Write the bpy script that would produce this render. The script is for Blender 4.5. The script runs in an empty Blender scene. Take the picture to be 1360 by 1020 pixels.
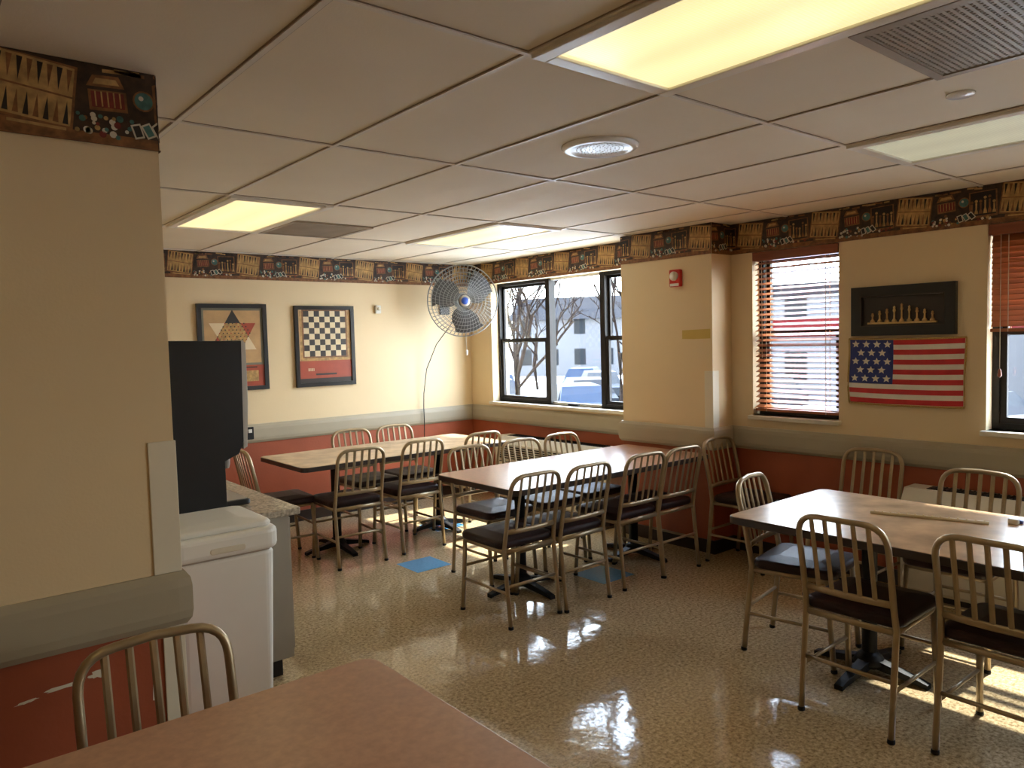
import bpy, math, random
from mathutils import Vector, Matrix, Quaternion
random.seed(7)
scene=bpy.context.scene
H=2.44; XW=4.89; YW=6.62; XC=4.65
Z0B=2.215; RT=0.94; RB=0.775

# ---------------------------------------------------------------- materials
def new_mat(name):
    m=bpy.data.materials.new(name); m.use_nodes=True
    nt=m.node_tree; b=nt.nodes['Principled BSDF']
    return m,nt,b
def mat(name,col,rough=.5,metal=0.0,var=.12,scale=6.0,bump=0.0,bscale=60.0,spec=.5,coat=0.0,stretch=None,detail=4):
    m,nt,b=new_mat(name); N=nt.nodes; L=nt.links
    tc=N.new('ShaderNodeTexCoord'); mp=N.new('ShaderNodeMapping'); L.new(tc.outputs['Object'],mp.inputs[0])
    if stretch: mp.inputs['Scale'].default_value=stretch
    no=N.new('ShaderNodeTexNoise'); no.inputs['Scale'].default_value=scale; no.inputs['Detail'].default_value=detail
    L.new(mp.outputs[0],no.inputs['Vector'])
    cr=N.new('ShaderNodeValToRGB'); L.new(no.outputs['Fac'],cr.inputs[0])
    cr.color_ramp.elements[0].position=.3; cr.color_ramp.elements[1].position=.7
    cr.color_ramp.elements[0].color=tuple(c*(1-var) for c in col)+(1,)
    cr.color_ramp.elements[1].color=tuple(min(1,c*(1+var)) for c in col)+(1,)
    L.new(cr.outputs[0],b.inputs['Base Color'])
    b.inputs['Roughness'].default_value=rough; b.inputs['Metallic'].default_value=metal
    b.inputs['Specular IOR Level'].default_value=spec
    b.inputs['Coat Weight'].default_value=coat
    if bump>0:
        n2=N.new('ShaderNodeTexNoise'); n2.inputs['Scale'].default_value=bscale; L.new(tc.outputs['Object'],n2.inputs['Vector'])
        bp=N.new('ShaderNodeBump'); bp.inputs['Strength'].default_value=bump; bp.inputs['Distance'].default_value=.01
        L.new(n2.outputs['Fac'],bp.inputs['Height']); L.new(bp.outputs[0],b.inputs['Normal'])
    return m
M={}
M['wall']=mat('cream_wall_paint',(.84,.66,.40),.55,var=.03,scale=1.5,bump=.05,bscale=120)
M['red']=mat('terracotta_wall_paint',(.40,.095,.040),.5,var=.12,scale=3,bump=.08,bscale=60)
M['rail']=mat('bumper_rail_vinyl',(.44,.38,.27),.45,var=.04,scale=4,bump=.05,bscale=300)
M['guard']=mat('corner_guard_plastic',(.84,.77,.61),.35,var=.03)
M['sill']=mat('window_sill_laminate',(.80,.74,.60),.35,var=.04)
M['black']=mat('dark_bronze_frame',(.014,.011,.009),.45,var=.2,spec=.3)
M['lightframe']=mat('aluminium_frame',(.55,.53,.48),.35,metal=.3,var=.05)
M['chair']=mat('bronze_chair_metal',(.44,.345,.215),.32,metal=.6,var=.10,scale=12)
M['seat']=mat('burgundy_vinyl_seat',(.026,.010,.010),.42,var=.25,scale=20,bump=.1,bscale=200,spec=.32)
M['iron']=mat('black_cast_iron',(.008,.008,.008),.5,var=.2,spec=.3)
M['edge']=mat('dark_table_edge',(.040,.026,.020),.35,var=.15)
M['top_tan']=mat('mottled_tan_laminate',(.58,.38,.215),.26,var=.28,scale=7,detail=8)
M['top_pink']=mat('pinkish_tan_laminate',(.56,.31,.20),.28,var=.10,scale=50,detail=6)
M['white']=mat('white_plastic',(.84,.82,.75),.35,var=.02)
M['gloss_white']=mat('white_enamel_speaker',(.95,.95,.93),.22,var=.02)
M['offwhite']=mat('offwhite_enamel',(.72,.66,.52),.4,var=.04)
M['blackplastic']=mat('black_plastic',(.006,.006,.007),.4,var=.15)
M['silver']=mat('silver_plastic',(.5,.48,.44),.35,metal=.4,var=.05)
M['cabinet']=mat('grey_cabinet_panel',(.34,.30,.24),.4,var=.05)
M['granite']=mat('granite_counter',(.42,.36,.28),.2,var=.5,scale=70,detail=8)
M['tee_shadow']=mat('painted_tee_shadow_line',(.30,.22,.14),.5,var=.05)  # thin shadow line beside each tee, painted as a darker strip
M['tee_shadow2']=mat('ceiling_tee_white',(.82,.75,.63),.5,var=.05)
M['fixture']=mat('fixture_white_frame',(.88,.84,.74),.3,var=.03)
M['grille']=mat('vent_grille_metal',(.40,.34,.26),.5,metal=.2,var=.1)
M['dark']=mat('dark_void',(.02,.016,.012),.7,var=.1)
M['chrome']=mat('fan_wire_metal',(.34,.34,.33),.35,metal=.7,var=.05)
M['blade']=mat('fan_blade_grey',(.10,.10,.10),.45,metal=.3,var=.05)
M['blue']=mat('blue_vinyl_tile',(.14,.38,.60),.22,var=.10,scale=60)
M['badge']=mat('fan_badge_blue',(.03,.10,.5),.4)
M['blind']=mat('wood_blind_slat',(.36,.115,.035),.4,var=.2,scale=30,stretch=(1,.1,1))
M['valance']=mat('wood_blind_valance',(.27,.07,.025),.4,var=.2,scale=20,stretch=(1,.1,1))
M['cord']=mat('blind_cord',(.6,.5,.35),.7)
M['alarm']=mat('fire_alarm_red',(.65,.03,.02),.35,var=.05)
M['tape']=mat('yellow_masking_tape',(.66,.47,.12),.6,var=.05)
M['fred']=mat('flag_red',(.62,.03,.035),.6,var=.1,scale=15)
M['fwhite']=mat('flag_white',(.85,.80,.70),.6,var=.05,scale=15)
M['fblue']=mat('flag_blue',(.03,.05,.25),.6,var=.1,scale=15)
M['fringe']=mat('gold_fringe',(.55,.36,.10),.6,var=.3,scale=200)
M['pblack']=mat('picture_frame_black',(.010,.009,.009),.3,var=.2)
M['pmat']=mat('poster_tan',(.58,.36,.16),.4,var=.1,scale=12)
M['pred']=mat('poster_red',(.42,.07,.03),.4,var=.1,scale=12)
M['pdark']=mat('poster_dark',(.03,.02,.015),.4,var=.1)
M['pcream']=mat('poster_cream',(.80,.66,.42),.4,var=.08)
M['pgreen']=mat('poster_grey_green',(.20,.19,.13),.4,var=.1)
M['gold']=mat('antique_gold',(.5,.34,.13),.35,metal=.5,var=.15,scale=60)
M['bbase']=mat('border_dark_brown',(.040,.020,.010),.5,var=.6,scale=35)
M['btan']=mat('border_tan',(.50,.30,.10),.5,var=.35,scale=30)
M['bwood']=mat('border_wood',(.23,.095,.03),.5,var=.45,scale=40)
M['bred']=mat('border_red',(.19,.022,.014),.5,var=.3,scale=40)
M['bteal']=mat('border_teal',(.06,.17,.15),.5,var=.35,scale=40)
M['bwhite']=mat('border_white',(.66,.60,.46),.5,var=.1)
M['bblack']=mat('border_black',(.014,.009,.007),.5,var=.1)
M['asph']=mat('asphalt',(.50,.49,.47),.8,var=.12,scale=.4)
M['bark']=mat('tree_bark',(.010,.006,.0045),.9,var=.3,spec=.1)
M['house']=mat('house_siding',(.036,.038,.040),.9,var=.05,spec=.1)
M['whitebldg']=mat('painted_block_wall',(.075,.075,.078),.9,var=.05,spec=.1)
M['roof']=mat('roof_shingles',(.012,.012,.014),.9,var=.2,spec=.1)
M['brick']=mat('red_brick',(.035,.010,.008),.9,var=.2,scale=3,spec=.1)
M['extglass']=mat('exterior_window_glass',(.006,.008,.010),.5,spec=.1)
M['sign']=mat('red_sign',(.06,.003,.004),.8,spec=.1)
M['car1']=mat('car_paint_dark',(.004,.006,.010),.5,spec=.12)
M['car2']=mat('car_paint_silver',(.020,.023,.027),.5,spec=.12)
M['car3']=mat('car_paint_blue',(.005,.014,.032),.5,spec=.12)
M['tire']=mat('tire_rubber',(.003,.003,.003),.8,spec=.1)
M['hedge']=mat('winter_brush',(.012,.010,.007),.9,var=.5,scale=3,spec=.1)

def emis_lens(name,col,strength):
    m,nt,b=new_mat(name);N=nt.nodes;L=nt.links
    tc=N.new('ShaderNodeTexCoord');w=N.new('ShaderNodeTexWave');w.inputs['Scale'].default_value=28;w.bands_direction='X'
    L.new(tc.outputs['Object'],w.inputs['Vector'])
    w2=N.new('ShaderNodeTexWave');w2.inputs['Scale'].default_value=28;w2.bands_direction='Y';L.new(tc.outputs['Object'],w2.inputs['Vector'])
    mu=N.new('ShaderNodeMath');mu.operation='ADD';L.new(w.outputs['Fac'],mu.inputs[0]);L.new(w2.outputs['Fac'],mu.inputs[1])
    mr=N.new('ShaderNodeMapRange');mr.inputs[1].default_value=0;mr.inputs[2].default_value=2;mr.inputs[3].default_value=strength*.8;mr.inputs[4].default_value=strength*1.15
    L.new(mu.outputs[0],mr.inputs[0])
    sx=N.new('ShaderNodeSeparateXYZ');L.new(tc.outputs['Object'],sx.inputs[0])
    ab=N.new('ShaderNodeMath');ab.operation='ABSOLUTE';L.new(sx.outputs['X'],ab.inputs[0])
    sb=N.new('ShaderNodeMath');sb.operation='SUBTRACT';L.new(ab.outputs[0],sb.inputs[0]);sb.inputs[1].default_value=.12
    ab2=N.new('ShaderNodeMath');ab2.operation='ABSOLUTE';L.new(sb.outputs[0],ab2.inputs[0])
    m2=N.new('ShaderNodeMapRange');m2.inputs[1].default_value=0;m2.inputs[2].default_value=.13;m2.inputs[3].default_value=1.10;m2.inputs[4].default_value=.88
    L.new(ab2.outputs[0],m2.inputs[0])
    m3=N.new('ShaderNodeMath');m3.operation='MULTIPLY';L.new(mr.outputs[0],m3.inputs[0]);L.new(m2.outputs[0],m3.inputs[1])
    b.inputs['Base Color'].default_value=(.6,.55,.4,1);b.inputs['Roughness'].default_value=.25
    b.inputs['Emission Color'].default_value=col+(1,);L.new(m3.outputs[0],b.inputs['Emission Strength'])
    return m
M['lens_on']=emis_lens('lit_prismatic_lens',(1.0,.84,.42),.80)
M['lens_off_glow']=emis_lens('unlit_lens_added_glow',(.80,.82,.60),.30)  # lamp is off; faint emission added only to brighten the lens

def floor_mat():
    m,nt,b=new_mat('speckled_vinyl_floor');N=nt.nodes;L=nt.links
    tc=N.new('ShaderNodeTexCoord')
    n1=N.new('ShaderNodeTexNoise');n1.inputs['Scale'].default_value=60;n1.inputs['Detail'].default_value=6;n1.inputs['Roughness'].default_value=.75
    L.new(tc.outputs['Object'],n1.inputs['Vector'])
    cr=N.new('ShaderNodeValToRGB');L.new(n1.outputs['Fac'],cr.inputs[0])
    e=cr.color_ramp.elements
    e[0].position=.36;e[0].color=(.22,.145,.070,1);e[1].position=.64;e[1].color=(.78,.61,.38,1)
    k=e.new(.50);k.color=(.54,.40,.22,1)
    br=N.new('ShaderNodeTexBrick');br.offset=0;br.inputs['Scale'].default_value=1;br.inputs['Brick Width'].default_value=.305;br.inputs['Row Height'].default_value=.305
    br.inputs['Mortar Size'].default_value=.0010;br.inputs['Color1'].default_value=(1,1,1,1);br.inputs['Color2'].default_value=(.92,.92,.92,1);br.inputs['Mortar'].default_value=(.7,.7,.7,1)
    L.new(tc.outputs['Object'],br.inputs['Vector'])
    mx=N.new('ShaderNodeMix');mx.data_type='RGBA';mx.blend_type='MULTIPLY';mx.inputs[0].default_value=.8
    L.new(cr.outputs[0],mx.inputs[6]);L.new(br.outputs['Color'],mx.inputs[7]);L.new(mx.outputs[2],b.inputs['Base Color'])
    b.inputs['Roughness'].default_value=.09
    b.inputs['Specular IOR Level'].default_value=.6
    n2=N.new('ShaderNodeTexNoise');n2.inputs['Scale'].default_value=7;n2.inputs['Detail'].default_value=3;L.new(tc.outputs['Object'],n2.inputs['Vector'])
    bp=N.new('ShaderNodeBump');bp.inputs['Strength'].default_value=.12;bp.inputs['Distance'].default_value=.02
    L.new(n2.outputs['Fac'],bp.inputs['Height']);L.new(bp.outputs[0],b.inputs['Normal'])
    return m
M['floor']=floor_mat()
def ceil_mat():
    m,nt,b=new_mat('ceiling_tile');N=nt.nodes;L=nt.links
    tc=N.new('ShaderNodeTexCoord')
    n=N.new('ShaderNodeTexNoise');n.inputs['Scale'].default_value=2.2;n.inputs['Detail'].default_value=8;L.new(tc.outputs['Object'],n.inputs['Vector'])
    cr=N.new('ShaderNodeValToRGB');L.new(n.outputs['Fac'],cr.inputs[0])
    cr.color_ramp.elements[0].color=(.82,.72,.55,1);cr.color_ramp.elements[1].color=(.92,.83,.66,1)
    L.new(cr.outputs[0],b.inputs['Base Color']);b.inputs['Roughness'].default_value=.8
    n2=N.new('ShaderNodeTexNoise');n2.inputs['Scale'].default_value=160;L.new(tc.outputs['Object'],n2.inputs['Vector'])
    bp=N.new('ShaderNodeBump');bp.inputs['Strength'].default_value=.15;bp.inputs['Distance'].default_value=.004
    L.new(n2.outputs['Fac'],bp.inputs['Height']);L.new(bp.outputs[0],b.inputs['Normal'])
    return m
M['ceil']=ceil_mat()
def glass_mat():
    m=bpy.data.materials.new('window_glass');m.use_nodes=True;nt=m.node_tree;N=nt.nodes;L=nt.links;N.clear()
    o=N.new('ShaderNodeOutputMaterial');t=N.new('ShaderNodeBsdfTransparent');g=N.new('ShaderNodeBsdfGlossy');g.inputs['Roughness'].default_value=.05
    t.inputs[0].default_value=(.93,.96,.97,1)
    mx=N.new('ShaderNodeMixShader');mx.inputs[0].default_value=.05;L.new(t.outputs[0],mx.inputs[1]);L.new(g.outputs[0],mx.inputs[2]);L.new(mx.outputs[0],o.inputs[0])
    return m
M['glass']=glass_mat()

# ---------------------------------------------------------------- mesh builder
class MB:
    def __init__(s): s.v=[];s.f=[];s.m=[];s.s=[];s.mats=[]
    def mi(s,k):
        if k not in s.mats: s.mats.append(k)
        return s.mats.index(k)
    def add(s,vs,fs,k,smooth=False):
        o=len(s.v); s.v+= [tuple(p) for p in vs]; i=s.mi(k)
        for f in fs: s.f.append([o+a for a in f]); s.m.append(i); s.s.append(smooth)
    def poly(s,pts,k): s.add(pts,[list(range(len(pts)))],k)
    def box(s,x0,x1,y0,y1,z0,z1,k,T=None):
        vs=[Vector((x,y,z)) for z in (z0,z1) for y in (y0,y1) for x in (x0,x1)]
        if T is not None: vs=[T@p for p in vs]
        s.add(vs,[(0,2,3,1),(4,5,7,6),(0,1,5,4),(2,6,7,3),(0,4,6,2),(1,3,7,5)],k)
    def sweep(s,path,ra,rb,k,n=8,closed=False,up=(0,0,1),smooth=True):
        P=[Vector(p) for p in path]; up=Vector(up); vs=[];fs=[];c=len(P)
        for i,p in enumerate(P):
            if closed: t=P[(i+1)%c]-P[i-1]
            else: t=P[min(i+1,c-1)]-P[max(i-1,0)]
            t.normalize(); a=up-up.dot(t)*t
            if a.length<1e-3: a=Vector((1,0,0))-t.x*t
            a.normalize(); b=t.cross(a)
            for j in range(n):
                th=2*math.pi*(j+.5)/n; ca,sa=math.cos(th),math.sin(th)
                vs.append(p+a*ra*ca+b*rb*sa)
        m=c if closed else c-1
        for i in range(m):
            for j in range(n):
                A=i*n+j;B=i*n+(j+1)%n;C=((i+1)%c)*n+(j+1)%n;D=((i+1)%c)*n+j
                fs.append((A,B,C,D))
        if not closed:
            fs.append(tuple(range(n))[::-1]); fs.append(tuple((c-1)*n+j for j in range(n)))
        s.add(vs,fs,k,smooth)
    def lathe(s,prof,k,T=Matrix(),n=24,smooth=True):
        vs=[];fs=[]
        for r,z in prof:
            for j in range(n):
                th=2*math.pi*j/n; vs.append(T@Vector((r*math.cos(th),r*math.sin(th),z)))
        for i in range(len(prof)-1):
            for j in range(n): fs.append((i*n+j,i*n+(j+1)%n,(i+1)*n+(j+1)%n,(i+1)*n+j))
        fs.append(tuple(range(n))[::-1]);fs.append(tuple((len(prof)-1)*n+j for j in range(n)))
        s.add(vs,fs,k,smooth)
    def rprism(s,x0,x1,y0,y1,z0,z1,rc,re,k,kt=None,T=None,taper=0,seg=5,es=3,dome=0):
        cx,cy=(x0+x1)/2,(y0+y1)/2;hx,hy=(x1-x0)/2,(y1-y0)/2
        def ring(ins,z):
            r=max(rc-ins,.0005);out=[]
            for q,(sx,sy) in enumerate([(1,1),(-1,1),(-1,-1),(1,-1)]):
                for i in range(seg+1):
                    th=math.pi/2*(q+i/seg)
                    out.append(Vector((cx+sx*(hx-ins-r)+r*math.cos(th),cy+sy*(hy-ins-r)+r*math.sin(th),z)))
            return out
        L=[]
        for i in range(es+1):
            a=math.pi/2*i/es; L.append((re*(1-math.sin(a))+taper,z0+re*(1-math.cos(a))))
        for i in range(es+1):
            a=math.pi/2*i/es; L.append((re*(1-math.cos(a)),z1-re*(1-math.sin(a))))
        if dome: L.append((min(hx,hy)*.5,z1+dome))
        vs=[];n=4*(seg+1)
        for ins,z in L: vs+=ring(ins,z)
        if T is not None: vs=[T@p for p in vs]
        fs=[]
        for i in range(len(L)-1):
            for j in range(n): fs.append((i*n+j,i*n+(j+1)%n,(i+1)*n+(j+1)%n,(i+1)*n+j))
        s.add(vs,fs,k,False)
        o=(len(L)-1)*n
        s.add(vs[:n],[tuple(range(n))[::-1]],k); s.add(vs[o:o+n],[tuple(range(n))],kt or k)
    def prism(s,pts,fn0,fn1,k):
        n=len(pts); vs=[fn0(p) for p in pts]+[fn1(p) for p in pts]
        fs=[tuple(range(n))[::-1],tuple(range(n,2*n))]+[(i,(i+1)%n,n+(i+1)%n,n+i) for i in range(n)]
        s.add(vs,fs,k)
    def mesh(s,name):
        me=bpy.data.meshes.new(name); me.from_pydata([tuple(p) for p in s.v],[],s.f)
        for k in s.mats: me.materials.append(M[k])
        me.polygons.foreach_set('material_index',s.m); me.polygons.foreach_set('use_smooth',s.s)
        me.update(); return me
    def obj(s,name,loc=(0,0,0),rz=0,bevel=0):
        me=s.mesh(name); o=bpy.data.objects.new(name,me); scene.collection.objects.link(o)
        o.location=loc;o.rotation_euler=(0,0,rz)
        if bevel:
            b=o.modifiers.new('bevel','BEVEL');b.width=bevel;b.segments=2;b.limit_method='ANGLE';b.angle_limit=math.radians(50)
        return o

# ---------------------------------------------------------------- room shell
XL,YN=-3.2,-3.2; T=.22
b=MB(); b.box(XL-T,XW+T,YN-T,YW+T,-.1,0,'floor'); b.obj('floor')
b=MB(); b.box(XL-T,XW+T,YN-T,YW+T,H,H+.1,'ceil'); b.obj('ceiling')

def gridwall(name,axis,p0,p1,a0,a1,openings):
    A=sorted(set([a0,a1]+[o[0] for o in openings]+[o[1] for o in openings]))
    Zs=sorted(set([0,.85,H]+[o[2] for o in openings]+[o[3] for o in openings]))
    b=MB()
    for i in range(len(A)-1):
        for j in range(len(Zs)-1):
            ca,cz=(A[i]+A[i+1])/2,(Zs[j]+Zs[j+1])/2
            if any(o[0]<ca<o[1] and o[2]<cz<o[3] for o in openings): continue
            k='red' if cz<.85 else 'wall'
            if axis=='x': b.box(p0,p1,A[i],A[i+1],Zs[j],Zs[j+1],k)
            else: b.box(A[i],A[i+1],p0,p1,Zs[j],Zs[j+1],k)
    return b.obj(name)
WL=(4.02,6.25,.99,2.215); WR=(2.50,3.15,1.03,2.215); WR2=(.78,1.62,1.03,2.215); WFILL=(-1.9,-.5,1.03,2.215)  # last opening is an unseen window added to light the foreground
gridwall('wall_right','x',XW,XW+T,YN,YW,[WL,WR,WR2,WFILL])
gridwall('wall_back','y',YW,YW+T,.66,XW+T,[])
b=MB()
b.box(XL,.66,2.44,2.60,.85,H,'wall'); b.box(XL,.66,2.44,2.60,0,.85,'red')
b.box(.50,.66,2.60,YW,.85,H,'wall'); b.box(.50,.66,2.60,YW,0,.85,'red')
b.obj('wall_left')
gridwall('wall_far_left','x',XL-T,XL,YN,2.6,[])
gridwall('wall_front','y',YN-T,YN,XL,XW+T,[])
b=MB(); b.box(XC,XW,3.33,4.21,.85,H,'wall'); b.box(XC,XW,3.33,4.21,0,.85,'red'); b.obj('wall_column')

def rail(name,path):
    prof=[(0,RB),(.012,RB),(.026,RB+.02),(.030,RB+.045),(.030,RT-.045),(.026,RT-.02),(.012,RT),(0,RT)]
    b=MB(); vs=[];n=len(prof)
    for (x,y,nx,ny) in path:
        for d,z in prof: vs.append((x+nx*d,y+ny*d,z))
    fs=[]
    for i in range(len(path)-1):
        for j in range(n-1): fs.append((i*n+j,(i+1)*n+j,(i+1)*n+j+1,i*n+j+1))
    fs.append(tuple(range(n)));o=(len(path)-1)*n;fs.append(tuple(o+j for j in range(n))[::-1])
    b.add(vs,fs,'rail')
    return b.obj(name)
rail('trim_1',[(.66,YW,0,-1),(XW,YW,-1,-1),(XW,4.21,-1,1),(XC,4.21,-1,1),(XC,3.33,-1,-1),(XW,3.33,-1,-1),(XW,YN,-1,0)])
rail('trim_2',[(XL,2.44,0,-1),(.645,2.44,0,-1),(.66,2.44,.9,-.9),(.66,2.46,1,0),(.66,3.0,1,0)])
def base(name,x0,x1,y0,y1): 
    b=MB(); b.box(x0,x1,y0,y1,0,.10,'edge'); b.obj(name,bevel=.003)
base('baseboard_back',.66,XW,YW-.012,YW-.001)
base('baseboard_right',XW-.012,XW-.001,YN,3.33)
base('baseboard_left',XL,.66,2.428,2.439)
b=MB(); b.box(XC-.012,XC-.001,3.32,4.21,0,.1,'edge'); b.box(XC-.012,XW-.013,3.318,3.329,0,.1,'edge'); b.obj('baseboard_column')
b=MB(); b.box(.585,.664,2.434,2.44,RT,1.345,'guard'); b.box(.66,.665,2.434,2.52,RT,1.345,'guard'); b.box(.60,.664,2.434,2.44,0,RB,'guard'); b.obj('trim_3',bevel=.002)
b=MB(); b.box(XC-.005,XC,3.327,3.40,RT,1.36,'guard'); b.box(XC-.005,XC+.07,3.325,3.33,RT,1.36,'guard'); b.obj('trim_4',bevel=.002)
b=MB(); rng=random.Random(4)
for (cx,cz,w_,h_) in ((.33,.675,.05,.006),(.42,.685,.03,.010),(.24,.66,.03,.004),(.575,.60,.012,.09),(.582,.42,.010,.12)):
    pts=[]
    for i in range(18):
        a=2*math.pi*i/18; r=rng.uniform(.55,1.15); pts.append(Vector((cx+w_*r*math.cos(a),2.4385,cz+h_*r*math.sin(a)*1.2+.08*(math.cos(a)*w_))))
    b.poly(pts,'guard')
b.obj('peeled_paint')  # patches of peeled wall paint, flat polygons

# ---------------------------------------------------------------- ceiling grid
GX0,GY0=1.456,2.875
b=MB()
xs=[GX0+.61*i for i in range(-8,7) if XL<GX0+.61*i<XW]
ys=[GY0+1.22*j for j in range(-5,4) if YN<GY0+1.22*j<YW]
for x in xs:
    b.box(x-.009,x+.009,YN,YW,H-.006,H-.0005,'tee_shadow2')
    b.box(x-.014,x-.009,YN,YW,H-.002,H-.0005,'tee_shadow'); b.box(x+.009,x+.014,YN,YW,H-.002,H-.0005,'tee_shadow')
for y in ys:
    b.box(XL,XW,y-.009,y+.009,H-.0065,H-.001,'tee_shadow2'); b.box(XL,XW,y-.014,y-.009,H-.002,H-.0005,'tee_shadow'); b.box(XL,XW,y+.009,y+.014,H-.002,H-.0005,'tee_shadow')
b.obj('trim_5')

def fixture(i,j,on=True,nm='fluorescent_ceiling_light'):
    x0=GX0+.61*i;y0=GY0+1.22*j;x1=x0+.61;y1=y0+1.22
    b=MB(); f=.055
    cx,cy=(x0+x1)/2,(y0+y1)/2
    b.box(x0+.005-cx,x0+f-cx,y0+.005-cy,y1-.005-cy,-.018,-.001,'fixture'); b.box(x1-f-cx,x1-.005-cx,y0+.005-cy,y1-.005-cy,-.018,-.001,'fixture')
    b.box(x0+f-cx,x1-f-cx,y0+.005-cy,y0+f-cy,-.018,-.001,'fixture'); b.box(x0+f-cx,x1-f-cx,y1-f-cy,y1-.005-cy,-.018,-.001,'fixture')
    b.box(x0+f-cx,x1-f-cx,y0+f-cy,y1-f-cy,-.010,-.002,'lens_on' if on else 'lens_off_glow')
    b.obj(nm,loc=(cx,cy,H),bevel=.004)
for (i,j,on) in [(0,-2,True),(0,1,True),(3,1,True),(3,-2,False),(-3,-2,True),(3,-4,True),(0,-4,True)]:  # last three are unseen fixtures added as fill light
    fixture(i,j,on)
def vent(i,jh):
    x0=GX0+.61*i;y0=GY0+1.22*jh;b=MB()
    b.box(.012,.598,.012,.598,-.004,-.001,'dark')
    for (a,c,d,e) in [(.01,.04,.01,.6),(.57,.6,.01,.6),(.04,.57,.01,.04),(.04,.57,.57,.6)]: b.box(a,c,d,e,-.014,-.001,'grille')
    n=30
    for k in range(n+1):
        u=.04+.53*k/n; b.box(u-.0048,u+.0048,.04,.57,-.009,-.004,'grille'); b.box(.04,.57,u-.0048,u+.0048,-.010,-.005,'grille')
    b.obj('air_return_grille',loc=(x0,y0,H))
vent(1,-2+.0); vent(1,1.5)
b=MB(); TT=Matrix.Translation((2.39,2.27,H))
b.lathe([(.165,-.001),(.165,-.006),(.152,-.016),(.134,-.019),(.124,-.014),(.060,-.012),(.001,-.012)],'gloss_white',TT,40)
for rr,nn in ((.10,26),(.082,22),(.064,18),(.046,12),(.028,8)):
    for k in range(nn):
        th=2*math.pi*k/nn; c=TT@Vector((rr*math.cos(th),rr*math.sin(th),-.0142))
        b.lathe([(.0032,0),(.0032,.001)],'grille',Matrix.Translation(c),6)
b.obj('ceiling_speaker')
b=MB(); b.lathe([(.045,-.001),(.045,-.006),(.040,-.010),(.001,-.012)],'gloss_white',Matrix.Translation((2.93,1.06,H)),24); b.obj('sprinkler_cover')

# ---------------------------------------------------------------- wallpaper border
def circ(u,v,r,n=12): return [(u+r*math.cos(2*math.pi*i/n),v+r*math.sin(2*math.pi*i/n)) for i in range(n)]
def rotq(cu,cv,w,h,a):
    c,s_=math.cos(a),math.sin(a)
    return [(cu+x*c-y*s_,cv+x*s_+y*c) for x,y in ((-w/2,-h/2),(w/2,-h/2),(w/2,h/2),(-w/2,h/2))]
BH=H-Z0B
def motif(rng):
    L=[]
    def board(cu,cv,w,h,a,n=8):
        L.append((rotq(cu,cv,w+.014,h+.014,a),'bwood',1)); L.append((rotq(cu,cv,w,h,a),'btan',2))
        c,s_=math.cos(a),math.sin(a)
        for i in range(n):
            for sg in (1,-1):
                x=-w/2+w*(i+.5)/n; y0=sg*h*.46; y1=sg*h*.07
                tri=[(x-w/n*.30,y0),(x+w/n*.30,y0),(x,y1)]
                if sg>0: tri=tri[::-1]
                L.append(([(cu+p*c-q*s_,cv+p*s_+q*c) for p,q in tri],'bblack' if (i+(sg>0))%2 else 'bwood',3))
        L.append((rotq(cu,cv,w,.005,a),'bwood',4))
    L.append((rotq(.285,.016,.57,.030,0),'bwood',1))
    board(.115,.128,.19,.165,-.12)
    L.append((rotq(.12,.030,.17,.022,-.05),'bwood',5)); L.append((rotq(.12,.032,.14,.008,-.05),'btan',6))
    L.append((rotq(.300,.125,.100,.058,.05),'bwood',2)); L.append((rotq(.300,.127,.086,.044,.05),'bred',3))
    for i in range(5): L.append((rotq(.268+.016*i,.127+.0008*i,.004,.042,.05),'btan',4))
    L.append(([(.245,.160),(.345,.165),(.330,.198),(.262,.193)],'bwood',2)); L.append(([(.262,.168),(.332,.172),(.322,.188),(.270,.185)],'btan',3))
    L.append((circ(.395,.140,.030,16),'bwood',4)); L.append((circ(.395,.140,.025,16),'bteal',5)); L.append((circ(.388,.147,.007,10),'bwhite',6))
    for i in range(3):
        L.append((rotq(.375+.030*i,.050+.005*i,.028,.042,.30+.18*i),'bwhite',5+i)); L.append((rotq(.375+.030*i,.050+.005*i,.019,.032,.30+.18*i),'bteal' if i%2 else 'bblack',8))
    for i in range(26):
        L.append((circ(.215+rng.random()*.15,.020+rng.random()*.062,.005+rng.random()*.005,9),rng.choice(['bred','bwhite','bteal','btan','bwood','bwhite']),4+i%4))
    L.append((rotq(.495,.118,.145,.150,.03),'bwood',1)); L.append((rotq(.495,.122,.130,.132,.03),'bblack',2))
    for i in range(6):
        u=.437+.023*i;h=.07+rng.random()*.045;v=.065
        k='btan' if i%2 else 'bwood'
        L.append(([(u-.010,v),(u+.010,v),(u+.008,v+h*.15),(u+.004,v+h*.3),(u+.005,v+h*.7),(u-.005,v+h*.7),(u-.004,v+h*.3),(u-.008,v+h*.15)],k,6)); L.append((circ(u,v+h*.82,.0085,8),k,7))
    for i in range(5): L.append((rotq(.455+rng.random()*.09,.030+rng.random()*.02,.014,.014,rng.random()),rng.choice(['bwhite','bred','btan']),6+i%3))
    for i in range(9): L.append((rotq(.23+rng.random()*.30,.205+rng.random()*.012,.03+rng.random()*.03,.010,rng.uniform(-.1,.1)),rng.choice(['bwood','bblack','btan']),1))
    return L
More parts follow.
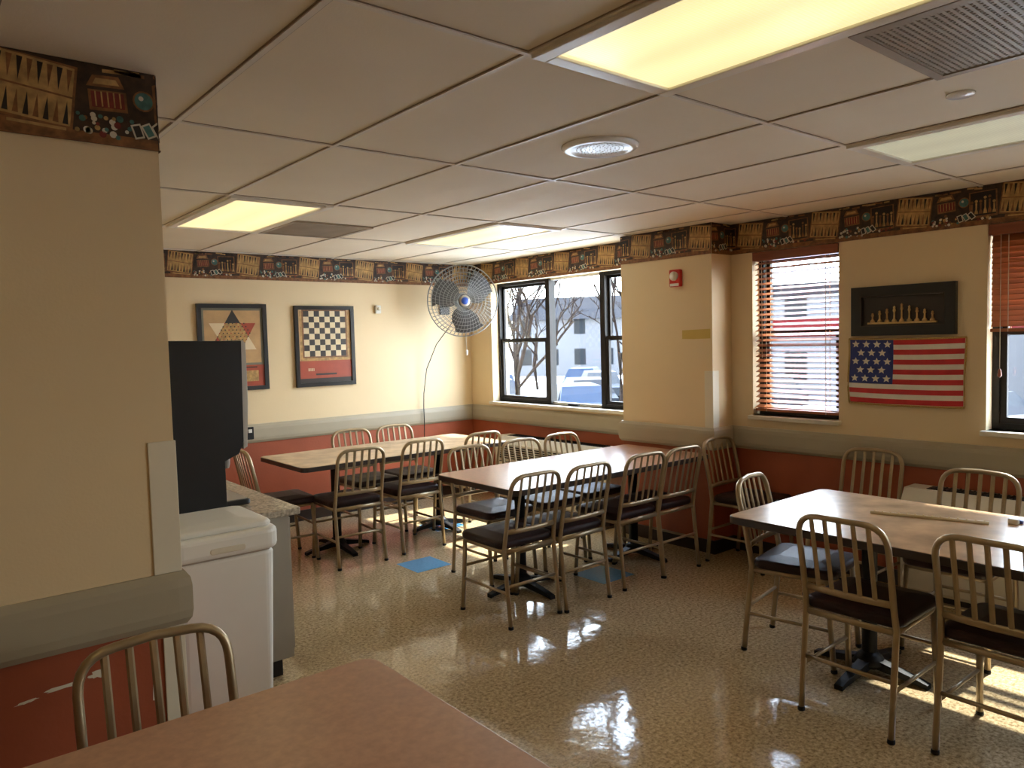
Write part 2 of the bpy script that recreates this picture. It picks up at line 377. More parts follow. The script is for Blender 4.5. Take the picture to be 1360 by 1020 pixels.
def border(name,p0,d,length,nrm,phase=0.0):
    b=MB(); p0=Vector(p0);d=Vector(d);nrm=Vector(nrm)
    flip=(d.cross(Vector((0,0,1)))).dot(nrm)<0
    def P(u,v,l): return p0+d*u+Vector((0,0,Z0B+v))+nrm*(.003+.0004*l)
    def add(poly,k,l):
        pts=[P(u,v,l) for u,v in poly]
        if flip: pts=pts[::-1]
        b.poly(pts,k)
    add([(0,0),(length,0),(length,BH-.001),(0,BH-.001)],'bbase',0)
    add([(0,0),(length,0),(length,.006),(0,.006)],'bwood',10)
    per=.57; n=int(length/per)+2
    for i in range(-1,n):
        rng=random.Random(5+i%3)
        for poly,k,l in motif(rng):
            q=[(min(max(u+i*per+phase,0),length),min(max(v,0),BH-.001)) for u,v in poly]
            if max(a for a,_ in q)-min(a for a,_ in q)<1e-4: continue
            add(q,k,l)
    b.obj(name)
border('wallpaper_border',(.66,YW,0),(1,0,0),XW-.66,(0,-1,0))
border('wallpaper_border',(XW,YW,0),(0,-1,0),YW-4.21,(-1,0,0),.2)
border('wallpaper_border',(XC,4.21,0),(0,-1,0),4.21-3.33,(-1,0,0),.1)
border('wallpaper_border',(XC,3.33,0),(1,0,0),XW-XC,(0,-1,0),.3)
border('wallpaper_border',(XW,3.33,0),(0,-1,0),3.33-YN,(-1,0,0),.05)
border('wallpaper_border',(XL,2.44,0),(1,0,0),.66-XL,(0,-1,0),.01)
border('wallpaper_border',(.66,2.44,0),(0,1,0),1.5,(1,0,0),.1)

# ---------------------------------------------------------------- windows
def rect_frame(b,x0,x1,y0,y1,z0,z1,w,k):
    b.box(x0,x1,y0,y0+w,z0,z1,k);b.box(x0,x1,y1-w,y1,z0,z1,k);b.box(x0,x1,y0+w,y1-w,z0,z0+w,k);b.box(x0,x1,y0+w,y1-w,z1-w,z1,k)
def single_hung(b,x,y0,y1,z0,z1,zm,w=.042):
    rect_frame(b,x,x+.07,y0,y1,z0,z1,w*.75,'black')
    rect_frame(b,x+.012,x+.04,y0+w*.75,y1-w*.75,z0+w*.75,zm+.02,w*.7,'black')
    rect_frame(b,x+.042,x+.066,y0+w*.75,y1-w*.75,zm-.02,z1-w*.75,w*.6,'black')
    b.box(x+.025,x+.028,y0+w,y1-w,z0+w,zm,'glass'); b.box(x+.053,x+.056,y0+w,y1-w,zm,z1-w,'glass')
def sill(b,y0,y1,z): b.rprism(XW-.045,XW+.10,y0-.02,y1+.02,z-.03,z,.005,.004,'sill')
b=MB(); X=XW+.09
single_hung(b,X,5.47,6.25,.99,2.215,1.62)
rect_frame(b,X+.02,X+.05,4.74,5.47,.99,2.215,.022,'lightframe'); b.box(X+.033,X+.036,4.76,5.45,1.01,2.2,'glass')
single_hung(b,X,4.02,4.74,.99,2.215,1.62)
b.box(X-.005,X+.075,5.440,5.490,.99,2.215,'black'); b.box(X-.005,X+.075,4.715,4.765,.99,2.215,'black')
sill(b,4.25,6.25,.99)
b.box(X-.03,X+.0,5.05,5.18,.992,1.012,'black')
b.obj('window_1')
for n,(W,zm) in enumerate([(WR,1.62),(WR2,1.60),(WFILL,1.62)]):  # the last of these is the unseen window added for light
    b=MB(); single_hung(b,X,W[0],W[1],W[2],W[3],zm,.05); sill(b,W[0],W[1],W[2]); b.obj('window_%d'%(n+2))
def blinds(y0,y1,zt,zb,pitch,tilt):
    b=MB(); xc=XW+.045
    b.box(xc-.05,xc+.03,y0+.005,y1-.005,zt-.065,zt-.004,'valance')
    z=zt-.085
    while z>zb+.03:
        c,s_=math.cos(tilt)*.024,math.sin(tilt)*.024
        b.add([(xc-c,y0+.01,z-s_),(xc+c,y0+.01,z+s_),(xc+c,y1-.01,z+s_),(xc-c,y1-.01,z-s_),
               (xc-c,y0+.01,z-s_+.003),(xc+c,y0+.01,z+s_+.003),(xc+c,y1-.01,z+s_+.003),(xc-c,y1-.01,z-s_+.003)],
              [(0,3,2,1),(4,5,6,7),(0,1,5,4),(1,2,6,5),(2,3,7,6),(3,0,4,7)],'blind')
        z-=pitch
    b.box(xc-.025,xc+.025,y0+.01,y1-.01,zb,zb+.018,'blind')
    for yy in (y0+.10,y1-.10):
        for xx in (xc-.028,xc+.028): b.box(xx-.001,xx+.001,yy-.002,yy+.002,zb,zt-.06,'cord')
    return b,xc
b,xc=blinds(WR[0],WR[1],2.215,1.06,.037,math.radians(21))
b.sweep([(xc-.05,WR[1]-.08,2.15),(xc-.05,WR[1]-.08,1.45)],.002,.002,'cord',5); b.obj('window_blind')
b,xc=blinds(WR2[0],WR2[1],2.215,1.60,.03,math.radians(58))
b.sweep([(xc-.055,WR2[1]-.07,2.15),(xc-.055,WR2[1]-.07,1.38)],.002,.002,'cord',5)
b.lathe([(.004,.0),(.012,.01),(.008,.04),(.003,.05)],'valance',Matrix.Translation((xc-.055,WR2[1]-.07,1.34)),8); b.obj('window_blind')
b,xc=blinds(WFILL[0],WFILL[1],2.215,1.5,.0385,math.radians(10)); b.obj('window_blind')

# ---------------------------------------------------------------- chairs
def bez(p0,p1,p2,n):
    return [Vector(p0)*(1-t)**2+Vector(p1)*2*t*(1-t)+Vector(p2)*t*t for t in [i/n for i in range(n+1)]]
def make_chair():
    b=MB(); w=.188
    def yr(z):
        if z<.44: return -.035+.045*(z/.44)
        return .010-.085*((z-.44)/.42)**1.15
    left=[Vector((-w+(.004 if z>.5 else 0),yr(z),z)) for z in (0,.15,.3,.44,.52,.60,.68,.745,.775)]
    ztop=.866
    cor=bez((-w+.004,yr(.775),.775),(-w+.006,yr(.85),.862),(-w+.095,yr(ztop),ztop),6)
    path=left+cor[1:]+[Vector((0,yr(ztop)-.012,ztop+.003))]
    R_=[Vector((-p.x,p.y,p.z)) for p in path[:-1]][::-1]
    path=path+R_
    b.sweep(path,.0145,.0125,'chair',8,up=(0,1,0))
    zl=.545
    b.sweep([(-w+.005,yr(zl),zl),(-.09,yr(zl)-.012,zl),(0,yr(zl)-.016,zl),(.09,yr(zl)-.012,zl),(w-.005,yr(zl),zl)],.015,.009,'chair',8,up=(0,0,1))
    for i in range(5):
        x=(i-2)*.0585; cur=-.014*(1-(x/w)**2)
        zt=ztop-.002-(.006 if abs(i-2)==2 else 0)
        b.sweep([(x,yr(zl)+cur,zl),(x,yr(.65)+cur,.65),(x,yr(.76)+cur,.76),(x,yr(zt)+cur*.8,zt)],.005,.0105,'chair',6,up=(0,1,0),smooth=False)
    for s_ in (-1,1):
        b.sweep([(s_*.195,.415,0),(s_*.190,.395,.25),(s_*.186,.385,.435)],.0135,.0135,'chair',8,up=(0,1,0))
        b.sweep([(s_*.187,.0,.43),(s_*.186,.385,.435)],.014,.009,'chair',6)
        b.sweep([(s_*.190,yr(.20),.20),(s_*.193,.40,.20)],.009,.008,'chair',6)
        for (px,py) in ((s_*.195,.415),(s_*w,-.035)): b.lathe([(.014,0),(.016,.004),(.015,.016),(.012,.018)],'iron',Matrix.Translation((px,py,0)),10)
    b.sweep([(-.186,.385,.432),(.186,.385,.432)],.014,.009,'chair',6)
    b.sweep([(-.187,.008,.43),(.187,.008,.43)],.014,.009,'chair',6)
    b.sweep([(-.192,.40,.275),(.192,.40,.275)],.009,.008,'chair',6)
    b.sweep([(-.188,yr(.235),.235),(.188,yr(.235),.235)],.009,.008,'chair',6)
    b.rprism(-.205,.205,.012,.425,.440,.490,.055,.022,'seat',dome=.012,es=4)
    return b.mesh('dining_chair')
CH=make_chair()
def chair(x,y,az):
    o=bpy.data.objects.new('dining_chair',CH); scene.collection.objects.link(o)
    o.location=(x,y,0);o.rotation_euler=(0,0,math.radians(az-90))
for c in [(2.80,3.27,90),(3.21,3.25,91),(3.75,3.27,89),(4.13,3.26,90),
          (3.18,4.30,-90),(3.65,4.28,-91),(4.09,4.30,-89),
          (2.61,4.97,88),(3.16,5.00,90),(3.76,5.02,91),
          (3.12,5.98,-90),(3.56,5.98,-90),(2.03,5.53,-3),
          (2.99,1.49,1),(3.04,.97,-1),(3.51,2.20,-80),(4.71,2.22,180),(4.32,1.48,181),
          (4.655,3.225,-90),(.497,2.04,-91)]:
    chair(*c)

# ---------------------------------------------------------------- tables
def table(x0,x1,y0,y1,top,name='dining_table',ped=None,al='x'):
    b=MB(); cx,cy=(x0+x1)/2,(y0+y1)/2; hx,hy=(x1-x0)/2,(y1-y0)/2
    b.rprism(-hx,hx,-hy,hy,.715,.750,.05,.004,'edge',seg=6)
    b.rprism(-hx+.004,hx-.004,-hy+.004,hy-.004,.7495,.7515,.046,.001,top,seg=6)
    for (px,py) in ped:
        px-=cx;py-=cy; T1=Matrix.Translation((px,py,0))
        b.lathe([(.030,.06),(.034,.08),(.034,.69),(.05,.70),(.05,.714)],'iron',T1,16)
        b.lathe([(.06,.03),(.075,.05),(.06,.075),(.034,.10)],'iron',T1,16)
        for a in (0,90,180,270):
            R2=T1@Matrix.Rotation(math.radians(a),4,'Z')
            L=.30 if ((a%180==0)==(al=='y')) else .27
            b.prism([(.02,.03),(L-.03,.008),(L,.0),(L,.022),(L-.05,.035),(.02,.075)],lambda p,R2=R2:R2@Vector((p[0],-.028 if p[0]<.1 else -.02,p[1])),lambda p,R2=R2:R2@Vector((p[0],.028 if p[0]<.1 else .02,p[1])),'iron')
            b.box(.02,.24,-.012,.012,.690,.714,'iron',R2)
    b.obj(name,loc=(cx,cy,0))
table(2.23,4.12,5.07,5.90,'top_tan',ped=[(2.68,5.49),(3.66,5.49)])
table(2.75,4.62,3.33,4.16,'top_pink',ped=[(3.12,3.74),(4.22,3.74)])
table(3.08,3.99,.25,2.14,'top_tan',ped=[(3.54,1.66),(3.54,.70)],al='y')
table(-.85,1.00,1.02,1.865,'top_pink',ped=[(-.4,1.44),(.55,1.44)])
b=MB(); p=Vector((3.59,1.68,.757));q=Vector((3.73,1.22,.757))
b.sweep([p,q],.0085,.005,'pcream',6)
for i in range(14): b.lathe([(.002,-.005),(.008,0),(.002,.006)],'fringe',Matrix.Translation(p.lerp(q,(i+.5)/14)+Vector((.004,0,.004))),8)
b.obj('beaded_stick')
b=MB(); b.rprism(3.80,3.83,1.13,1.17,.7515,.775,.006,.004,'white'); b.rprism(3.83,3.85,1.12,1.14,.7515,.765,.006,.003,'fblue'); b.obj('salt_packet')

# ---------------------------------------------------------------- left service corner
b=MB()
b.box(.68,1.47,3.53,5.1,.09,.80,'cabinet'); b.box(.72,1.42,3.56,5.1,0,.09,'dark')
b.rprism(.67,1.52,3.50,5.12,.80,.835,.01,.006,'granite')
for k in range(3):
    y=3.55+k*.52; b.box(1.47,1.488,y+.01,y+.50,.12,.78,'cabinet'); b.box(1.49,1.50,y+.44,y+.45,.45,.60,'silver')
b.obj('service_counter',bevel=.003)
b=MB()
b.rprism(.80,1.215,3.06,3.48,.0,.775,.05,.012,'white',taper=.03)
b.rprism(.81,1.205,3.07,3.47,.77,.79,.04,.002,'grille')
b.rprism(.785,1.23,3.045,3.49,.782,.875,.055,.022,'white')
b.rprism(.80,1.215,3.075,3.485,.870,.900,.05,.018,'white',dome=.008)
b.rprism(-.07,.07,-.012,.012,-.004,.004,.01,.003,'offwhite',T=Matrix.Translation((1.01,3.044,.815))@Matrix.Rotation(math.pi/2,4,'X'))
b.rprism(.93,1.09,3.01,3.07,.02,.05,.01,.006,'blackplastic')
b.obj('trash_bin')
b=MB()
y0,y1=3.72,4.10
prof=[(.85,.838),(1.24,.838),(1.24,1.07),(1.31,1.10),(1.335,1.16),(1.345,1.655),(.85,1.665)]
b.prism(prof,lambda p:Vector((p[0],y0,p[1])),lambda p:Vector((p[0],y1,p[1])),'blackplastic')
b.prism([(1.335,1.12),(1.355,1.13),(1.368,1.35),(1.368,1.64),(1.355,1.66),(1.345,1.66)],lambda p:Vector((p[0],y0+.006,p[1])),lambda p:Vector((p[0],y1-.006,p[1])),'silver')
b.rprism(1.22,1.37,y0+.03,y1-.03,.838,.862,.02,.005,'blackplastic'); b.rprism(1.24,1.36,y0+.05,y1-.05,.862,.866,.015,.001,'silver')
for yy in (3.82,3.91,4.0): b.lathe([(.010,0),(.016,.02),(.018,.06)],'silver',Matrix.Translation((1.28,yy,1.02)),12)
b.box(1.368,1.372,y0+.08,y1-.08,1.30,1.55,'blackplastic')
b.obj('coffee_dispenser',bevel=.008)
b=MB(); b.lathe([(.03,0),(.04,.09),(.042,.10),(.038,.10),(.03,.01)],'white',Matrix.Translation((1.22,4.45,.835)),16); b.obj('paper_cup')

# ---------------------------------------------------------------- AC units
def ac(y0,y1):
    b=MB(); x0,x1=4.66,XW-.033
    prof=[(x0+.01,.06),(x0,.08),(x0,.60),(x0+.05,.675),(x1,.675),(x1,.06)]
    b.prism(prof,lambda p:Vector((p[0],y0,p[1])),lambda p:Vector((p[0],y1,p[1])),'offwhite')
    b.box(x0+.02,x1,y0+.02,y1-.02,0,.06,'dark')
    b.box(x0+.065,x1-.03,y0+.12,y1-.12,.6752,.679,'dark')
    n=int((y1-y0)/.03)
    for i in range(n):
        y=y0+.13+i*(y1-y0-.26)/n; b.box(x0+.065,x1-.03,y,y+.006,.679,.684,'blackplastic')
    for i in range(6):
        z=.46+i*.022; b.box(x0-.006,x0,y0+.06,y1-.06,z,z+.012,'dark')
    b.box(x0-.004,x0,y0+.03,y1-.03,.425,.432,'dark'); b.box(x0-.003,x0,(y0+y1)/2-.003,(y0+y1)/2+.003,.08,.425,'dark')
    b.obj('radiator_air_conditioner',bevel=.003)
ac(4.40,5.95); ac(.55,2.0)

# ---------------------------------------------------------------- posters
def framed(name,x0,x1,z0,z1,fn):
    b=MB(); Y=YW-.001; w=.036
    for (a,c,d,e) in ((x0,x0+w,z0,z1),(x1-w,x1,z0,z1),(x0+w,x1-w,z0,z0+w),(x0+w,x1-w,z1-w,z1)): b.box(a,c,Y-.028,Y,d,e,'pblack')
    b.box(x0+w,x1-w,Y-.012,Y,z0+w,z1-w,'pmat')
    U0,V0,W_,H_=x0+w,z0+w,x1-x0-2*w,z1-z0-2*w
    def A(poly,k,l): b.poly([Vector((U0+u*W_,Y-.0125-.0006*l,V0+v*H_)) for u,v in poly],k)
    fn(A,W_/H_); b.obj(name,bevel=.0)
def R4(u0,u1,v0,v1): return [(u0,v0),(u1,v0),(u1,v1),(u0,v1)]
def chess(A,asp):
    A(R4(0,1,0,1),'pmat',0); A(R4(.03,.97,.20,.98),'btan',1); A(R4(0,1,0,.06),'pdark',1); A(R4(.0,1,.06,.30),'pred',2)
    u0,u1=.10,.90; s_=(u1-u0)/8; sv=s_*asp; v0=.36
    A(R4(u0-.03,u1+.03,v0-.02,v0+8*sv+.02),'bwood',3)
    for i in range(8):
        for j in range(8): A(R4(u0+i*s_,u0+(i+1)*s_,v0+j*sv,v0+(j+1)*sv),'pdark' if (i+j)%2 else 'pcream',4)
    A(R4(.30,.70,.10,.125),'pdark',5)
    for i in range(6): A(R4(.16+.02*i,.17+.02*i,.16,.20),'pcream',5)
def chinese(A,asp):
    A(R4(0,1,0,1),'pgreen',0); A(R4(.04,.96,.30,.97),'pmat',1); A(R4(0,1,0,.27),'pred',2); A(R4(.1,.9,.06,.2),'btan',3)
    cu,cv=.5,.64; r=.44
    def pt(rad,a): return (cu+rad*math.cos(a),cv+rad*math.sin(a)*asp)
    cols=['pred','pdark','pcream','pred','pdark','pcream']
    hexa=[pt(r*.577,math.radians(60*i)) for i in range(6)]
    for i in range(6):
        a=math.radians(60*i+30)
        A([hexa[i],pt(r,a),hexa[(i+1)%6]],cols[i],3)
    A(hexa,'btan',3)
    for q in range(-4,5):
        for w in range(-4,5):
            x=(q+w*.5)*.062; y=w*.0537
            if math.hypot(x,y)<.30: A([(cu+x+.012*math.cos(t*1.047),cv+(y+.012*math.sin(t*1.047))*asp) for t in range(6)],'pdark' if (q+w)%3 else 'pred',5)
    A(R4(.12,.88,.235,.25),'pdark',5)
framed('chinese_checkers_poster',2.02,2.62,1.245,2.0,chinese)
framed('chessboard_poster',2.88,3.48,1.24,1.99,chess)

b=MB(); X=XW-.001; y0,y1,z0,z1=1.775,2.40,1.592,1.905; w=.065
for (a,c,d,e) in ((y0,y0+w,z0,z1),(y1-w,y1,z0,z1),(y0+w,y1-w,z0,z0+w),(y0+w,y1-w,z1-w,z1)): b.box(X-.035,X,a,c,d,e,'pblack')
b.box(X-.012,X,y0+w,y1-w,z0+w,z1-w,'pdark')
rect_frame(b,X-.037,X-.012,y0+w-.006,y1-w+.006,z0+w-.006,z1-w+.006,.007,'edge')
for i in range(9):
    y=y1-w-.07-i*.045; h=[.06,.075,.085,.10,.115,.10,.085,.075,.06][i]
    b.lathe([(.014,0),(.015,.008),(.006,.02),(.005,h*.6),(.010,h*.7),(.006,h*.85),(.008,h*.92),(.001,h)],'gold' if i%2 else 'btan',Matrix.Translation((X-.024,y,z0+w+.02))@Matrix.Diagonal((.6,1,1,1)),10)
b.box(X-.03,X-.012,y0+w+.04,y1-w-.04,z0+w+.008,z0+w+.02,'gold')
b.obj('chess_pieces_shadow_box')

b=MB(); fy0,fy1,fz0,fz1=1.735,2.415,1.165,1.570
def fx(u,v): return XW-.012-.006*math.sin(u*9+v*2)-.004*math.sin(v*7+u*3)
def FP(u,v,l=0): return Vector((fx(u,v)-.0008*l-.002,fy1-(fy1-fy0)*u+.004*math.sin(v*5),fz0+(fz1-fz0)*v-.006*math.sin(u*3.1)))
NU=26
for i in range(13):
    k='fred' if i%2==0 else 'fwhite'
    for j in range(NU):
        u0,u1=j/NU,(j+1)/NU; v0,v1=i/13,(i+1)/13
        b.poly([FP(u0,v0),FP(u1,v0),FP(u1,v1),FP(u0,v1)],k)
cb=4/13
for j in range(10):
    for i in range(6): 
        u0,u1=j*.04,(j+1)*.04; v0=cb+(1-cb)*i/6;v1=cb+(1-cb)*(i+1)/6
        b.poly([FP(u0,v0,2),FP(u1,v0,2),FP(u1,v1,2),FP(u0,v1,2)],'fblue')
def star(u,v,r):
    out=[]
    for i in range(10):
        a=math.pi/2+i*math.pi/5; rr=r if i%2==0 else r*.45
        out.append(FP(u+rr*math.cos(a)*.62,v+rr*math.sin(a),4))
    c=FP(u,v,4)
    for i in range(10): b.poly([c,out[i],out[(i+1)%10]],'fwhite')
for r_ in range(5):
    n=4 if r_%2==0 else 3
    for i in range(n): star(.055+(i+(0 if n==4 else .5))*.097,cb+.08+r_*.135,.062)
for (a,c) in (((-.012,-.02),(1.012,-.02)),((1.012,-.02),(1.012,1.01)),((1.012,1.01),(-.012,1.01)),((-.012,1.01),(-.012,-.02))):
    pts=[FP(a[0]+(c[0]-a[0])*t/12,a[1]+(c[1]-a[1])*t/12,1) for t in range(13)]
    b.sweep(pts,.006,.003,'fringe',5,up=(0,0,1))
b.obj('american_flag')

b=MB(); b.rprism(-.05,.05,-.065,.065,0,.035,.01,.006,'alarm',T=Matrix.Translation((XC-.001,3.64,2.06))@Matrix.Rotation(-math.pi/2,4,'Y')@Matrix.Rotation(math.pi/2,4,'Z'))
b.lathe([(.035,0),(.035,.015),(.015,.03),(.001,.03)],'white',Matrix.Translation((XC-.036,3.64,2.075))@Matrix.Rotation(-math.pi/2,4,'Y'),16)
b.box(XC-.039,XC-.036,3.60,3.68,2.00,2.02,'white')
b.obj('fire_alarm_strobe')
b=MB(); b.poly([Vector((XC-.0015,y,z)) for y,z in ((3.345,1.60),(3.345,1.67),(3.60,1.665),(3.60,1.60),(3.5,1.597))],'tape'); b.obj('masking_tape')
b=MB(); b.rprism(-.03,.03,-.04,.04,0,.03,.008,.005,'white',T=Matrix.Translation((3.75,YW-.001,1.96))@Matrix.Rotation(math.pi/2,4,'X')); b.lathe([(.015,0),(.018,.012),(.001,.016)],'offwhite',Matrix.Translation((3.75,YW-.031,1.965))@Matrix.Rotation(math.pi/2,4,'X'),14); b.obj('thermostat')
b=MB(); b.rprism(-.035,.035,-.055,.055,0,.008,.006,.003,'blackplastic',T=Matrix.Translation((2.42,YW-.031,.865))@Matrix.Rotation(math.pi/2,4,'X')); b.box(2.405,2.435,YW-.05,YW-.039,.87,.90,'white'); b.obj('wall_outlet')

# ---------------------------------------------------------------- fan
b=MB(); R_=.355
for sg in (1,-1):
    dz=lambda r: sg*(.085*(1-(r/R_)**2.6)+.004)
    for r in [R_*(.20+.80*i/8) for i in range(9)]:
        b.sweep([(r*math.cos(a),r*math.sin(a),dz(r)) for a in [2*math.pi*k/48 for k in range(48)]],.0024 if r<R_*.99 else .006,.0024 if r<R_*.99 else .006,'chrome',5,closed=True)
    for k in range(54):
        a=2*math.pi*k/54
        b.sweep([(r*math.cos(a+.25*(1-r/R_)),r*math.sin(a+.25*(1-r/R_)),dz(r)) for r in [R_*(.14+.86*i/5) for i in range(6)]],.0023,.0023,'chrome',4)
b.lathe([(.001,.098),(.052,.098),(.056,.09),(.056,.082)][::-1],'silver',Matrix(),24)
b.lathe([(.036,.098),(.036,.101),(.001,.101)],'badge',Matrix(),20)
b.lathe([(.001,-.19),(.055,-.19),(.07,-.17),(.07,-.07),(.05,-.06)],'blackplastic',Matrix(),20)
b.lathe([(.045,-.05),(.045,.05),(.03,.06)],'blade',Matrix(),16)
for k in range(3):
    a0=2*math.pi*k/3+.4; g=[]
    for i in range(7):
        r=.04+.28*i/6; row=[]
        for j in range(7):
            t=j/6; wdt=1.45*(.65+.35*math.sin(math.pi*min(1,i/5))) ; aa=a0+(t-.5)*wdt+.35*(i/6)
            row.append(Vector((r*math.cos(aa),r*math.sin(aa),.028*(t-.5)*2)))
        g.append(row)
    vs=[p for row in g for p in row]
    b.add(vs,[(i*7+j,(i+1)*7+j,(i+1)*7+j+1,i*7+j+1) for i in range(6) for j in range(6)],'blade',True)
fc=Vector((4.46,6.15,2.03)); ax=Vector((-.42,-.90,-.06)).normalized()
q=ax.to_track_quat('Z','Y').to_matrix().to_4x4(); TF=Matrix.Translation(fc)@q
b.v=[tuple(TF@Vector(p)) for p in b.v]
bk=TF@Vector((0,0,-.15))
b.sweep([bk,Vector((bk.x+.02,bk.y+.12,bk.z-.02)),Vector((4.55,YW-.02,2.0))],.018,.018,'blackplastic',8)
b.rprism(-.06,.06,-.09,.09,0,.02,.01,.003,'blackplastic',T=Matrix.Translation((4.55,YW-.001,2.0))@Matrix.Rotation(math.pi/2,4,'X'))
cord=[bk+Vector((-.02,0,-.06)),Vector((4.48,6.40,1.80)),Vector((4.36,6.50,1.60)),Vector((4.27,6.56,1.35)),Vector((4.24,6.58,1.1)),Vector((4.23,6.575,.96)),Vector((4.23,6.57,.80)),Vector((4.22,6.57,.55))]
b.sweep(cord,.005,.005,'blackplastic',6,up=(0,1,0))
b.sweep([bk+Vector((.03,-.02,-.06)),bk+Vector((.05,-.02,-.50))],.0025,.0025,'silver',5,up=(0,1,0))
b.lathe([(.003,0),(.012,.01),(.012,.05),(.003,.06)],'white',Matrix.Translation(bk+Vector((.05,-.02,-.56))),8)
b.obj('wall_fan')

b=MB()
for (x,y,s_) in ((2.80,4.50,.29),(3.56,3.42,.30),(3.56,5.38,.30)):
    b.box(x,x+s_,y,y+s_,.0,.0012,'blue')
b.obj('blue_floor_tiles')  # blue floor tiles laid over the vinyl

# ---------------------------------------------------------------- exterior
GZ=-1.4
b=MB(); b.box(6,140,-90,130,GZ-.1,GZ,'asph'); b.obj('parking_lot_ground')
def house(cx,cy,w,d,h,rz,k,roofh=2.0,flat=False,name='house'):
    b=MB(); b.box(-w/2,w/2,-d/2,d/2,0,h,k)
    if flat: b.box(-w/2-.2,w/2+.2,-d/2-.2,d/2+.2,h,h+.5,'roof'); b.box(-w/2-.05,w/2+.05,-d/2-.05,d/2+.05,h*.62,h*.80,'sign')
    else: b.prism([(-w/2-.4,h),(w/2+.4,h),(0,h+roofh)],lambda p:Vector((p[0],-d/2-.4,p[1])),lambda p:Vector((p[0],d/2+.4,p[1])),'roof')
    n=int(d//2.2)
    for i in range(n):
        y=-d/2+(i+.5)*d/n
        for z in ([.9,3.4] if h>4 else [.9]): 
            for sx in (-1,1): b.box(sx*w/2-.03,sx*w/2+.03,y-.45,y+.45,z,z+1.3,'extglass')
    b.obj(name,loc=(cx,cy,GZ),rz=rz)
house(46,47,8,9,4.6,.6,'whitebldg'); house(64,48,9,8,5.2,.5,'brick'); house(46,63,8,8,4.4,.8,'house')
house(34,17,8,14,4.6,.25,'whitebldg',flat=True,name='commercial_building'); house(30,0,8,14,4.4,.1,'whitebldg',flat=True,name='commercial_building')
def car(x,y,rz,k):
    b=MB()
    prof=[(-2.1,.3),(-2.15,.7),(-1.6,.85),(-1.1,1.38),(.5,1.42),(1.1,.92),(2.0,.78),(2.15,.5),(2.1,.3)]
    b.prism(prof,lambda p:Vector((p[0],-.85 if p[1]<1 else -.68,p[1])),lambda p:Vector((p[0],.85 if p[1]<1 else .68,p[1])),k)
    for sy in (-1,1):
        b.poly([Vector((px,sy*(.87 if pz<1 else .71),pz)) for px,pz in ((-1.3,.92),(-1.0,1.3),(.45,1.33),(.9,.95))],'extglass')
        for wx in (-1.3,1.35): b.lathe([(.33,-.1),(.33,.1)],'tire',Matrix.Translation((wx,sy*.8,.33))@Matrix.Rotation(math.pi/2,4,'X'),16)
    b.obj('car',loc=(x,y,GZ),rz=rz)
for i,(x,y,r) in enumerate([(22,22,1.0),(24.5,20,1.0),(19,19.5,1.0),(27,17.0,1.0),(20,25.5,1.0),(30,30,.6),(34,26,.6),(22,8,1.2),(26,36,.4),(19,3,1.4),(27,26,.9),(23,29,.9)]): car(x,y,r,['car1','car2','car3'][i%3])
def tree(x,y,h,seed,depth=5,th=.013):
    rng=random.Random(seed); b=MB()
    def br(p,d,l,r,n):
        q=p+d*l; mid=p+d*l*.5+Vector((rng.uniform(-1,1),rng.uniform(-1,1),0))*l*.06
        b.sweep([p,mid,q],r,r,'bark',4)
        if n==0: return
        for k in range(3 if n>1 else 2):
            nd=(d+Vector((rng.uniform(-1,1),rng.uniform(-1,1),rng.uniform(-.3,.7)))*.75).normalized()
            br(p+d*l*rng.uniform(.6,1),nd,l*rng.uniform(.6,.8),r*.62,n-1)
    br(Vector((0,0,0)),Vector((0,0,1)),h*.32,h*th,depth)
    b.obj('bare_tree',loc=(x,y,GZ))
for i,(x,y,h,t) in enumerate([(10.5,13.6,7,.010),(12.5,15,8,.010),(11.6,15.6,6.5,.009),(18,21.5,9,.010),(17,15.5,8,.009),(30,34,9,.012),(38,34,9,.012),(14,5.0,6,.008),(16.5,13.0,7,.009)]): tree(x,y,h,i+3,5,t)
b=MB()
rng=random.Random(3)
for i in range(26):
    t=i/25; x=46+rng.uniform(-1,1)-4*t; y=36-18*t
    b.lathe([(.2,0),(1.2,.5),(1.3,1.1),(.7,1.7),(.1,2.0)],'hedge',Matrix.Translation((x,y,GZ)),8)
b.obj('hedge_row')

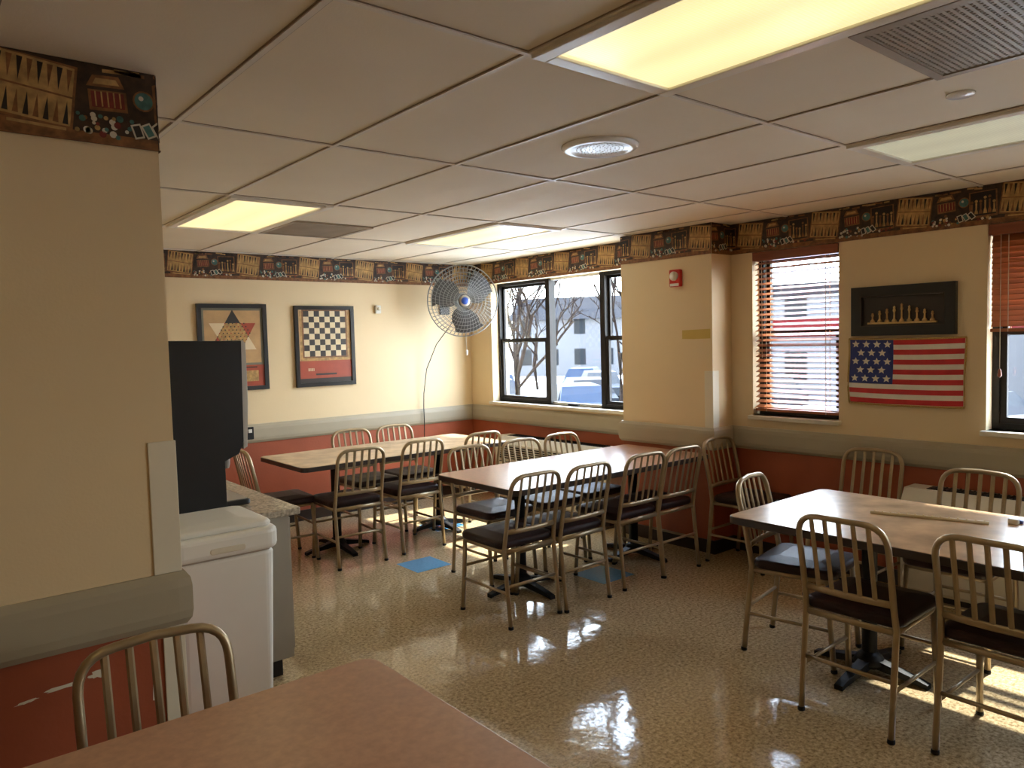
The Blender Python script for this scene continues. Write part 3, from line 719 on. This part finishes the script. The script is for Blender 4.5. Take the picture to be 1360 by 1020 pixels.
# ---------------------------------------------------------------- lights
w=bpy.data.worlds.new('sky');scene.world=w;w.use_nodes=True;nt=w.node_tree;N=nt.nodes;L=nt.links
bg=N['Background'];bg.inputs[1].default_value=18.0
tc=N.new('ShaderNodeTexCoord');sx=N.new('ShaderNodeSeparateXYZ');L.new(tc.outputs['Generated'],sx.inputs[0])
cr=N.new('ShaderNodeValToRGB');L.new(sx.outputs['Z'],cr.inputs[0])
cr.color_ramp.elements[0].position=0;cr.color_ramp.elements[0].color=(.93,.94,.92,1);cr.color_ramp.elements[1].position=.7;cr.color_ramp.elements[1].color=(.52,.66,.92,1)
L.new(cr.outputs[0],bg.inputs[0])
s=bpy.data.lights.new('sun','SUN');s.energy=14;s.angle=.02;s.color=(1,.94,.84)
so=bpy.data.objects.new('sun',s);scene.collection.objects.link(so)
so.rotation_euler=Vector((-1,.03,-1.25)).to_track_quat('-Z','Y').to_euler();so.location=(12,8,10)
for n,W in enumerate([WL,WR,WR2,WFILL]):
    a=bpy.data.lights.new('window_portal','AREA');a.shape='RECTANGLE';a.size=W[3]-W[2];a.size_y=W[1]-W[0]
    a.cycles.is_portal=True
    o=bpy.data.objects.new('window_portal',a);scene.collection.objects.link(o)
    o.location=(XW+.21,(W[0]+W[1])/2,(W[2]+W[3])/2);o.rotation_euler=(0,math.pi/2,0)

# ---------------------------------------------------------------- camera
f,yaw,pit,rol=1003.3,.8817,.0579,-.0259
F=Vector((math.cos(yaw)*math.cos(pit),math.sin(yaw)*math.cos(pit),-math.sin(pit)))
R=Vector((math.sin(yaw),-math.cos(yaw),0));U=R.cross(F)
R2=R*math.cos(rol)+U*math.sin(rol);U2=-R*math.sin(rol)+U*math.cos(rol)
cam=bpy.data.cameras.new('camera');co=bpy.data.objects.new('camera',cam);scene.collection.objects.link(co)
mm=Matrix((R2,U2,-F)).transposed().to_4x4();mm.translation=(0,0,1.624);co.matrix_world=mm
cam.sensor_width=36;cam.sensor_fit='HORIZONTAL';cam.lens=f/1360*36;cam.clip_end=500;cam.clip_start=.05
scene.camera=co
scene.view_settings.view_transform='Standard'
scene.view_settings.exposure=.42
